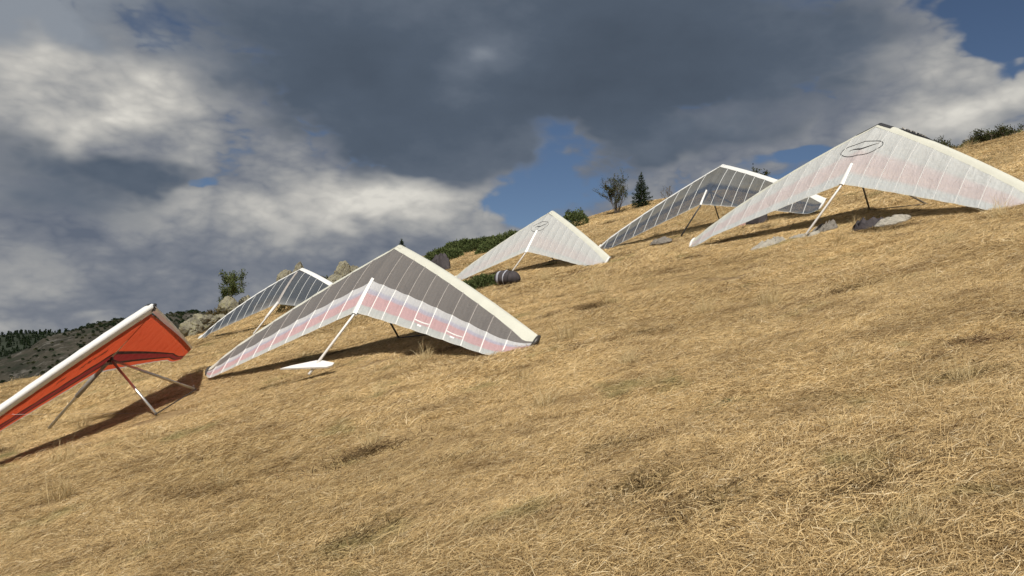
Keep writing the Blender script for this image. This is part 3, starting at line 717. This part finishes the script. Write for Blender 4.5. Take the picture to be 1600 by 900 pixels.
# --- far left: slate glider by the rocks
g = Glider('slate grey glider with white leading edge standing beside the boulders', (-8.4642, 30.0401, 3.2505), (-.468, .7952, -.1217),
           5.3639, 1.1055, .638, .165, 2.1095, 3.7828, .45, .8005, .7705, 1.3425, 1.5416, .7499)
for sg in (1, -1):
    g.leading(sg, .14, .05, F_white); g.patch('upper_sail', sg, .135, 1.0, F_slate, nc=18); g.patch('lower_sail', sg, .05, .55, F_low_clear, False)
    g.battens(sg, .12, 1.0, M['batten_g'], .015); g.tip(sg, M['batten_g'])
g.pocket(.2, 1.02, M['batten_s'], .16); g.frame(M['alu_dull'], M['white_tube'], .03); g.nose(F_white, .12)
V, F = tube([[0, -2.0, .0], [0, -2.95, .0]], [.062, .05], 10); g.add('keel_sleeve', V, F, M['white_tube'])

# --- near left: red glider seen from its underside
g = Glider('red glider with white leading edge and dark stripes, seen from underneath at the frame edge', (-6.879, 14.2091, .8393), (-1.8487, .7864, .3298),
           5.2487, 1.1052, .1292, .1549, 1.86, 3.4033, .45, .78, .75, 1.4397, 1.5052, .7859)
for sg in (1, -1):
    g.rn = .057; g.wl = .195 if sg > 0 else .14; g.lower = .8 if sg > 0 else .45
    g.leading(sg, .12, .10, F_white); g.patch('sail', sg, .1, 1.0, F_red_low, False, nc=40)
    g.tip(sg, M['cloth_light'], .022)
g.frame(M['alu'], M['alu'], .028, .026); g.nose(M['ink'], .05)
V, F = tube([[0, -1.55, -.02], [0, -2.5, -.01]], [.05, .045], 10); g.add('keel_sleeve', V, F, M['alu_dull'])
V, F = tube([[0, .03, .0], [0, -.05, -.03]], [.03, .04], 8); g.add('nose_plate', V, F, M['black'])
def scribble(g, sg, t0, t1, c, n, seed):
    rg = random.Random(seed)
    for k in range(n):
        t = t0 + (t1 - t0) * k / n; dt = (t1 - t0) / n * .72; cc = c + rg.uniform(-.012, .012); h = rg.uniform(.035, .075)
        V = [g.pt(t, cc, sg, False, .022), g.pt(t, cc + h, sg, False, .022), g.pt(t + dt, cc + h * rg.uniform(.4, 1), sg, False, .022), g.pt(t + dt, cc + rg.uniform(-.01, .008), sg, False, .022)]
        g.add('letter', V, [(0, 1, 2, 3)], M['ink'])
scribble(g, 1, .14, .27, .34, 10, 2); scribble(g, 1, .33, .37, .34, 3, 5)

# ------------------------------------------------------------------ bags and covers lying in the grass
def heap(name, label, spine, width, height, mat, seed, cat, nu=24, nv=10, crump=.35, group=None, flat=.0):
    """crumpled cloth bag lying along a line of ground points"""
    sp_ = np.array(spine, float); base = sp_.mean(0); base[2] = float(gz(base[0], base[1]))
    k = np.linspace(0, 1, len(sp_)); V, F = [], []
    for i in range(nu + 1):
        u = i / nu; p = np.array([np.interp(u, k, sp_[:, a]) for a in range(3)])
        d = np.array([np.interp(min(1, u + .05), k, sp_[:, a]) - np.interp(max(0, u - .05), k, sp_[:, a]) for a in range(2)]); d /= np.linalg.norm(d) + 1e-9
        w = np.interp(u, np.linspace(0, 1, len(width)), width); h = np.interp(u, np.linspace(0, 1, len(height)), height)
        e = min(1, 6 * u, 6 * (1 - u)) ** .5; e = max(e, .05)
        for j in range(nv + 1):
            a = math.pi * (-.12 + 1.24 * j / nv); x = -math.cos(a); z = math.sin(a)
            n1 = float(fbm(np.array(u * 5 + seed), np.array(j * .9 + seed * 3.1 + u * 2), seed, 3, .5)); n2 = float(fbm(np.array(u * 13 + seed), np.array(j * 2.3 - u * 3), seed + 7, 2))
            cr = max(.12, 1 + crump * (1.0 - 7 * abs(n1)) + crump * 3.6 * n2)
            off = x * w * .5 * e * (1 + .25 * float(fbm(np.array(u * 4.), np.array(x * 2.), seed + 4, 3)))
            q = p[:2] + np.array([-d[1], d[0]]) * off
            g0 = float(gz(q[0], q[1])) + .06
            V.append(np.array([q[0], q[1], g0 + max(-.04, z * h * e * cr * (.7 if h < .3 else 1))]) - base)
    for i in range(nu):
        for j in range(nv): F.append((i * (nv + 1) + j, i * (nv + 1) + j + 1, (i + 1) * (nv + 1) + j + 1, (i + 1) * (nv + 1) + j))
    o = obj(name, mesh_from(name, V, [f[::-1] for f in F], smooth=False), mat); o.location = base; return tag(o, label, cat, group)
def line(*px): return [hit(x, y) for x, y in px]
GB_ = 'glider covers and bags lying in the grass'
heap('glider_cover', 'grey glider cover lying flat with one raised fold, left of the white keel pole foot', line((1172, 390), (1192, 384), (1207, 379), (1229, 374)), [.15, .42, .5, .2], [.03, .08, .22, .05], M['cloth_light'], 3, 'cover', crump=.5, group=GB_)
heap('glider_cover', 'thin crumpled grey cover strip under the foot of the white keel pole', line((1232, 371), (1250, 369), (1268, 367), (1280, 363)), [.18, .3, .34, .2], [.04, .06, .07, .05], M['cloth_light'], 8, 'cover', crump=.6, group=GB_)
heap('glider_cover', 'rumpled darker grey cover just right of the white keel pole foot', line((1270, 362), (1284, 360), (1296, 358), (1308, 356)), [.3, .5, .5, .3], [.07, .12, .15, .07], M['cloth_grey'], 12, 'cover', crump=.75, group=GB_)
heap('harness_bag', 'black open harness bag beside the pale folded cover under the largest glider', line((1336, 360), (1348, 357), (1362, 352), (1376, 345)), [.4, .6, .55, .3], [.14, .2, .16, .07], M['bag_dark'], 15, 'bag', crump=.6, group=GB_)
heap('glider_cover', 'pale folded cover pointing up the slope beside the black harness bag', line((1366, 356), (1384, 351), (1402, 346), (1424, 338)), [.2, .46, .44, .12], [.06, .13, .15, .09], M['cloth_light'], 19, 'cover', crump=.3, group=GB_)
heap('glider_cover', 'small grey bundle lying alone below the see-through glider', line((1015, 381), (1026, 379), (1036, 378), (1048, 377)), [.3, .5, .5, .3], [.09, .16, .17, .09], M['cloth_grey'], 23, 'cover', crump=.4, group=GB_)
heap('gear_bag', 'dark brown gear bag in shade behind the left wing of the largest glider', line((1168, 351), (1178, 350), (1188, 349), (1197, 348)), [.3, .4, .4, .3], [.34, .4, .44, .40], M['bag_dark'], 27, 'bag', crump=.2, group=GB_)
heap('folded_cloth', 'small pink cloth beside the dark gear bag under the white wing', line((1151, 354), (1156, 353), (1161, 352), (1166, 351)), [.15, .25, .25, .15], [.08, .14, .12, .08], M['pink_cloth'], 31, 'cloth', crump=.6, group=GB_)
heap('gear_bag', 'black gear bag half hidden behind the cream leading edge, in front of green juniper', line((672, 422), (682, 421), (692, 420), (702, 419)), [.5, .6, .6, .5], [.45, .75, .8, .45], M['bag_dark'], 35, 'bag', crump=.12, group=GB_)
def striped_bag():
    a, b = hit(781, 443), hit(806, 447); ax = b - a; Ln = .9; ax = ax / np.linalg.norm(ax); ax = np.array([.86, -.48, -.10]); ax /= np.linalg.norm(ax)
    c = (a + b) / 2; c[2] = float(gz(c[0], c[1])); root = tag(empty('harness_bag', c), 'dark rounded harness bag with pale grey band at the keel of the small pale glider', 'bag', GB_)
    up = np.array([0, 0, 1.]); sd = np.cross(ax, up); sd /= np.linalg.norm(sd); up2 = np.cross(sd, ax)
    def ring(u, rad):
        out = []
        for k in range(20):
            w = 2 * math.pi * k / 20; lump = 1 + .34 * float(fbm(np.array(u * 5.), np.array(w * 1.1), 5, 3))
            p = ax * (u - .5) * Ln + np.array([0, 0, .22]) + (sd * math.cos(w) + up2 * math.sin(w) * .92) * rad * lump
            out.append(p)
        return out
    def shell(us, f):
        V, F = [], []
        for u in us: V += ring(u, f(u))
        for i in range(len(us) - 1):
            for k in range(20): F.append((i * 20 + k, i * 20 + (k + 1) % 20, (i + 1) * 20 + (k + 1) % 20, (i + 1) * 20 + k))
        return V, F
    rad = lambda u: .25 * (max(0, 1 - abs(2 * u - 1) ** 3.2)) ** .5 + .02
    obj('body', mesh_from('body', *shell(np.linspace(0, 1, 24), rad)), M['bag_dark'], root)
    obj('band', mesh_from('band', *shell(np.linspace(.17, .27, 5), lambda u: rad(u) + .010)), M['bag_band'], root)
    obj('strap', mesh_from('strap', *shell(np.linspace(.45, .49, 3), lambda u: rad(u) + .010)), M['bag_band'], root)
    obj('strap', mesh_from('strap', *shell(np.linspace(.66, .69, 3), lambda u: rad(u) + .010)), M['black'], root)
striped_bag()

# ------------------------------------------------------------------ rocks
import bmesh
def boulder(label, c, size, seed, group='lichen covered boulders on the crest'):
    bm = bmesh.new(); bmesh.ops.create_icosphere(bm, subdivisions=5, radius=1.0)
    rg = np.random.default_rng(seed); co = np.array([v.co[:] for v in bm.verts])
    # cut by random planes for an angular block, then weather it
    for k in range(16):
        n = rg.normal(size=3); n /= np.linalg.norm(n); d = rg.uniform(.58, .86)
        h = co @ n; over = h > d; co[over] -= np.outer((h[over] - d) * .92, n)
    nz = fbm(co[:, 0] * 2.3 + co[:, 2] * 1.9 + seed, co[:, 1] * 2.3 - co[:, 2] * 1.3, seed, 5, .6)
    crk = np.abs(fbm(co[:, 0] * 1.6 - co[:, 2] * .9 + seed * 2, co[:, 1] * 1.6 + co[:, 2] * 1.7, seed + 9, 3)); cut = np.clip(1 - crk / .035, 0, 1)
    fine = fbm(co[:, 0] * 7 + co[:, 2] * 5 + seed, co[:, 1] * 7 - co[:, 2] * 6, seed + 3, 3, .6)
    co *= (1 + .30 * nz + .14 * fine - .12 * cut)[:, None]
    co *= np.array(size) * .5 / .8
    a = rg.uniform(0, 6.28); ca, sa = math.cos(a), math.sin(a); co[:, :2] = co[:, :2] @ np.array([[ca, sa], [-sa, ca]])
    for v, p in zip(bm.verts, co): v.co = p
    me = bpy.data.meshes.new('boulder'); bm.to_mesh(me); bm.free()
    o = obj('boulder', me, M['rock']); o.location = tuple(c); return tag(o, label, 'rock', group)
def rocks():
    spec = [ # where its middle stands, metres away, size, label
        (300, 512, 37, (1.3, 1.3, 1.1), 'low lichen boulder just behind the red wing tip'),
        (322, 509, 38, (1.7, 1.4, 1.2), 'broad pale boulder between the red wing tip and the slate glider'),
        (345, 503, 39, (1.1, 1.1, 1.1), 'boulder at the foot of the small leafy tree'),
        (363, 484, 40, (1.5, 1.3, 1.3), 'slanting yellowish boulder right of the small leafy tree'),
        (384, 478, 41, (1.1, 1.2, 1.1), 'upper boulder behind the slate wing, highest of the leafy tree cluster'),
        (447, 436, 44, (1.15, 1.1, 1.2), 'rounded single boulder just left of the slate glider nose'),
        (469, 431, 45, (.9, 1.0, 1.3), 'boulder tip peeping out above the slate glider nose'),
        (533, 425, 46, (1.2, 1.2, 1.25), 'jagged tallest boulder right of the slate glider white edge'),
        (557, 427, 47, (1.5, 1.2, 1.0), 'boulder touching the left edge of the smoke panelled glider'),
        (524, 438, 45, (1.4, 1.2, .9), 'low boulder below the green mat beside the slate glider'),
        (578, 426, 48, (1.4, 1.3, 1.0), 'boulder mostly hidden behind the smoke panelled glider')]
    for k, (px, py, r, sz, lab) in enumerate(spec):
        c = at_px(px, py, r); low = float(gz(c[0], c[1])); top = c[2] + sz[2] * .5; h = max(sz[2], (top - low) * 1.15)
        boulder(lab, np.array([c[0], c[1], top - .12 - h * .5]), (sz[0] * .85, sz[1] * .85, h), 40 + k)
rocks()

# ------------------------------------------------------------------ shrubs and trees
def leaves(pts, dirs, n, spread, size, seed, aspect=.45):
    """n small leaf faces around the given points"""
    g = np.random.default_rng(seed); k = g.integers(0, len(pts), n); c = pts[k] + g.normal(0, spread, (n, 3))
    d = dirs[k] + g.normal(0, .6, (n, 3)); d /= np.linalg.norm(d, axis=1)[:, None]
    s = np.cross(d, g.normal(size=(n, 3))); s /= np.linalg.norm(s, axis=1)[:, None] + 1e-9
    L = size * (.6 + .8 * g.random(n))[:, None]; W = L * aspect
    V = np.stack([c, c + d * L * .5 + s * W * .5, c + d * L, c + d * L * .5 - s * W * .5], 1).reshape(-1, 3)
    F = (np.arange(n) * 4)[:, None] + np.array([[0, 1, 2, 3]])
    return V, F, np.repeat(np.clip(g.normal(.5, .25, n), 0, 1), 4)
def branchy(h, w, seed, stems=4, depth=3, lean=.35):
    """recursive stems; returns tube parts and the twig points"""
    rg = random.Random(seed); parts, tips, dirs = [], [], []
    def grow(p, d, ln, rad, k):
        pts = [p]; q = p.copy(); dd = d.copy()
        for i in range(3):
            dd = dd + np.array([rg.gauss(0, .16), rg.gauss(0, .16), rg.gauss(.05, .08)]); dd /= np.linalg.norm(dd); q = q + dd * ln / 3; pts.append(q.copy())
        parts.append(tube(pts, [rad * (1 - .2 * i) for i in range(4)], 5, False))
        if k <= 1:
            for i in (1, 2, 3): tips.append(pts[i]); dirs.append(dd)
        if k > 0:
            for _ in range(rg.choice((2, 3, 3))):
                b = pts[rg.choice((1, 2, 3, 3))]; nd = dd + np.array([rg.gauss(0, .55), rg.gauss(0, .55), rg.gauss(.12, .3)]); nd /= np.linalg.norm(nd); grow(b, nd, ln * rg.uniform(.55, .8), rad * .55, k - 1)
    for s_ in range(stems):
        a = 2 * math.pi * (s_ + rg.random()) / stems; d = np.array([math.cos(a) * lean, math.sin(a) * lean, 1.]); d /= np.linalg.norm(d)
        grow(np.array([math.cos(a) * .06, math.sin(a) * .06, -.1]), d, h * rg.uniform(.36, .5), .012 + .012 * h, depth)
    T = np.array(tips); Dd = np.array(dirs)
    sx = w / 2 / max(.1, np.percentile(np.abs(T[:, :2]), 96)); sz = h / max(.1, np.percentile(T[:, 2], 98)); sc = np.array([sx, sx, sz]); 
    parts = [([v * sc for v in V], F) for V, F in parts]
    return parts, T * sc, Dd
def shrub(name, label, c, h, w, mat, seed, n=1400, size=.07, stems=5, depth=3, group=None, cat='shrub', spread=.05, lean=.4):
    root = tag(empty(name, c), label, cat, group); parts, T, Dd = branchy(h, w, seed, stems, depth, lean)
    V, F = join(parts); obj('trunk', mesh_from('trunk', V, F), M['bark'], root)
    V, F, rn = leaves(T, Dd, n, spread, size, seed); me = mesh_np('crown', V, F, 4, {'rnd': rn}); obj('crown', me, mat, root); return root
def mat_bush(name, label, c, w, d, h, seed, n=9000, mat=None, group='low juniper bushes', size=.16, rotz=0., cat='juniper'):
    """sprawling juniper: ascending needle sprays over an uneven mound, on spreading stems"""
    g = np.random.default_rng(seed); root = tag(empty(name, c), label, cat, group)
    a = g.random(n) * 2 * math.pi; r = np.sqrt(g.random(n)); x, y = r * np.cos(a), r * np.sin(a)
    hh = h * np.clip((1 - r ** 2.2), 0, 1) ** .6 * (.55 + 1.5 * np.clip(.5 + fbm(x * 3.2 + seed, y * 3.2, seed, 3), 0, 1) * .6) * g.uniform(.55, 1.08, n)
    cr, sr = math.cos(rotz), math.sin(rotz); X, Y = x * w / 2, y * d / 2; X, Y = X * cr - Y * sr, X * sr + Y * cr
    zg = gz(c[0] + X, c[1] + Y) - c[2]
    P = np.stack([X, Y, zg + hh], -1); D = np.stack([x * .9 + g.normal(0, .3, n), y * .9 + g.normal(0, .3, n), .5 + .6 * g.random(n)], -1); D /= np.linalg.norm(D, axis=1)[:, None]
    V, F, rn = leaves(P, D, n, .02, size, seed, .3)
    clump = np.repeat(np.clip(.5 + 1.3 * fbm(x * 5 + 3, y * 5, seed + 2, 3), 0, 1), 1)
    me = mesh_np('crown', V, F, 4, {'rnd': np.clip(rn * .55 + .45 * .5, 0, 1)}); obj('crown', me, mat or M['juniper'], root)
    st = []
    for k in range(7):
        b = 2 * math.pi * k / 7 + .3; L = .38 * min(w, d); st.append(tube([(0, 0, .02), (math.cos(b) * L * .5, math.sin(b) * L * .5, h * .25), (math.cos(b) * L, math.sin(b) * L, h * .4)], [.03, .022, .01], 5, False))
    V, F = join(st); obj('stem', mesh_from('stem', V, F), M['bark'], root); return root
def spruce(label, c, h, w, seed, group='small spruces on the crest'):
    rg = np.random.default_rng(seed); root = tag(empty('spruce_tree', c), label, 'spruce', group)
    V, F = tube([(0, 0, -.1), (0, 0, h * .5), (.01, 0, h)], [.022 * h, .014 * h, .003], 7); obj('trunk', mesh_from('trunk', V, F), M['bark'], root)
    P, D = [], []
    nl = 15
    for k in range(nl):
        z = h * (.06 + .92 * k / nl); L = w / 2 * (1 - k / nl) ** .85 * rg.uniform(.75, 1.15) + .03
        nb = 9 if k < nl - 4 else 6
        for b in range(nb):
            a = 2 * math.pi * (b + rg.random() * .7) / nb; l = L * rg.uniform(.65, 1.12)
            for u in np.linspace(.15, 1, max(3, int(l / .05))):
                P.append((math.cos(a) * l * u, math.sin(a) * l * u, z - .25 * l * u + .22 * l * u * u)); D.append((math.cos(a), math.sin(a), .35))
    for u in np.linspace(0, 1, 8): P.append((0, 0, h * (.9 + .12 * u))); D.append((0, 0, 1.))
    P, D = np.array(P), np.array(D, float)
    V, F, rn = leaves(P, D, max(3500, len(P) * 9), .022, .10, seed, .22); obj('crown', mesh_np('crown', V, F, 4, {'rnd': rn}), M['spruce'], root); return root

c = at_px(353, 486, 40.5)
shrub('small_tree', 'small leafy tree growing out of the boulders behind the slate wing', c, 1.95, 1.6, M['juniper'], 3, 3600, .09, 3, 3, cat='tree', spread=.08, lean=.35)
SG = 'shrubs along the crest'
shrub('bare_shrub', 'tall twiggy olive shrub standing left of the spruce', at_r(966, 51), 2.5, 1.75, M['olive_leaf'], 8, 3800, .085, 8, 3, SG, spread=.06, lean=.28)
spruce('dark young spruce standing on the crest beside the half bare shrub', at_r(1005, 51), 2.35, 1.5, 21)
spruce('tip of a small spruce showing above the smoke panelled glider nose', at_r(626, 52), 1.75, .9, 25)
mat_bush('juniper_bush', 'round green bush behind the nose of the small pale glider', at_r(896, 48), 2.0, 1.6, 1.05, 31, 3500, size=.14)
shrub('bare_shrub', 'tiny bare shrub on the crest right of the spruce', at_r(1047, 50), 1.05, .8, M['brown_leaf'], 12, 200, .06, 5, 3, SG)
shrub('leafy_shrub', 'olive shrub showing above the see-through glider leading edge', at_r(1190, 43), 1.05, 1.4, M['olive_leaf'], 14, 1500, .10, 5, 3, SG)
shrub('leafy_shrub', 'olive shrub behind the black lettered edge of the largest glider', at_r(1478, 37.5), .65, .9, M['olive_leaf'], 16, 1000, .08, 5, 3, SG)
for k, (px, h, w, lab) in enumerate([(1500, .24, .4, 'tiny sparse shrub just right of the glider edge on the skyline'), (1532, .34, .8, 'sparse shrub on the right skyline, leftmost of the row'), (1562, .45, 1.0, 'tallest dense shrub in the row on the right skyline'),
                                     (1592, .45, 1.0, 'dense shrub on the right skyline at the frame edge')]):
    shrub('leafy_shrub', lab, at_r(px, 36.5), h, w, M['olive_leaf'], 60 + k, 700, .08, 4, 3, SG)
mat_bush('juniper_bush', 'wide green juniper mat on the crest left of the small pale glider', at_r(722, 50), 5.6, 3.0, .72, 51, 15000, size=.17, rotz=.3)
mat_bush('juniper_bush', 'browner juniper mat running up to the small pale wing', at_r(785, 46), 3.4, 2.6, .7, 52, 8000, size=.15, rotz=.4)
mat_bush('juniper_bush', 'dark juniper behind the black gear bag', at_r(690, 47), 2.6, 1.8, .75, 53, 6000, size=.16)
mat_bush('juniper_bush', 'low green juniper patch beside the striped harness bag', hit(757, 449), 2.2, 1.3, .34, 54, 6000, size=.11)
mat_bush('juniper_bush', 'small green juniper between boulders right of the slate glider', at_px(513, 437, 46.5), 1.9, 1.3, .55, 55, 4000, size=.14)
mat_bush('brown_bush', 'dark brown brush in the shade under the slate glider', at_r(478, 38), 2.8, 1.6, .8, 56, 4000, M['brown_leaf'], 'brown brush by the rocks', .13, cat='bush')
mat_bush('brown_bush', 'low brown brush between the two boulder groups', at_px(338, 505, 39.5), 1.5, 1.2, .8, 57, 2500, M['brown_leaf'], 'brown brush by the rocks', .12, cat='bush')
mat_bush('juniper_bush', 'low dark green strip along the right skyline under the shrubs', at_r(1566, 37.5), 3.2, 1.0, .28, 58, 5000, size=.10, rotz=.2)

# ------------------------------------------------------------------ scrub and forest on the far hills
def far_plants():
    g = np.random.default_rng(5); protos = []
    for k in range(4):
        n = 260; a = g.random(n) * 6.283; r = np.sqrt(g.random(n)); z = (1 - r ** 2) ** .5 * g.uniform(.5, 1, n)
        P = np.stack([r * np.cos(a), r * np.sin(a), z], -1); V, F, rn = leaves(P, P + [0, 0, .3], n, .05, .38, 70 + k, .6)
        me = mesh_np('scrub', V, F, 4, {'rnd': rn}); me.materials.append(M['spruce'] if k < 3 else M['olive_leaf']); protos.append(me)
    rows = hillB; pts = []
    for _ in range(16000):
        i = g.uniform(2, 53.5); j = g.uniform(0, rows.shape[1] - 1.01); i0, j0 = int(i), int(j)
        p = rows[i0, j0] + (rows[i0 + 1, j0] - rows[i0, j0]) * (i - i0) + (rows[i0, j0 + 1] - rows[i0, j0]) * (j - j0); th = math.atan2(p[0], p[1])
        dens = .28 + .9 * float(fbm(np.array(p[0] / 30), np.array(p[1] / 30), 4, 4)) + (.55 if th > px_ang(120, 500)[0] and i > 30 else 0)
        if g.random() < dens: pts.append(p)
    pts = np.array(pts); n = len(pts); s = g.uniform(.3, .85, n)
    scatter('scrub', pts, np.stack([np.zeros(n), np.zeros(n), g.random(n) * 6.28], -1), np.stack([s, s, s * g.uniform(.7, 1.4, n)], -1), g.integers(0, 4, n), protos, 'dark scrub covering the far rocky hill', 'scrub')
    pr = []
    for k in range(3):
        P, D = [], []
        for q in range(170):
            z = g.random(); rr = .2 * (1 - z) * math.sqrt(g.random()); a = g.random() * 6.283; P.append((rr * math.cos(a), rr * math.sin(a), z)); D.append((math.cos(a), math.sin(a), -.3))
        V, F, rn = leaves(np.array(P), np.array(D), 260, .01, .16, 90 + k, .5); me = mesh_np('fir', V, F, 4, {'rnd': rn}); me.materials.append(M['spruce']); pr.append(me)
    rows = hillA; pts = []
    for _ in range(7000):
        i = g.uniform(28, 54.); j = g.uniform(0, rows.shape[1] * .62); i0, j0 = int(i), int(j); pts.append(rows[i0, j0] + (rows[i0 + 1, j0] - rows[i0, j0]) * (i - i0) + (rows[i0, j0 + 1] - rows[i0, j0]) * (j - j0))
    pts = np.array(pts); n = len(pts); s = g.uniform(4, 8, n)
    scatter('forest', pts, np.stack([np.zeros(n), np.zeros(n), g.random(n) * 6.28], -1), np.stack([s, s, s], -1), g.integers(0, 3, n), pr, 'dark conifer forest on the far ridge', 'forest')
far_plants()
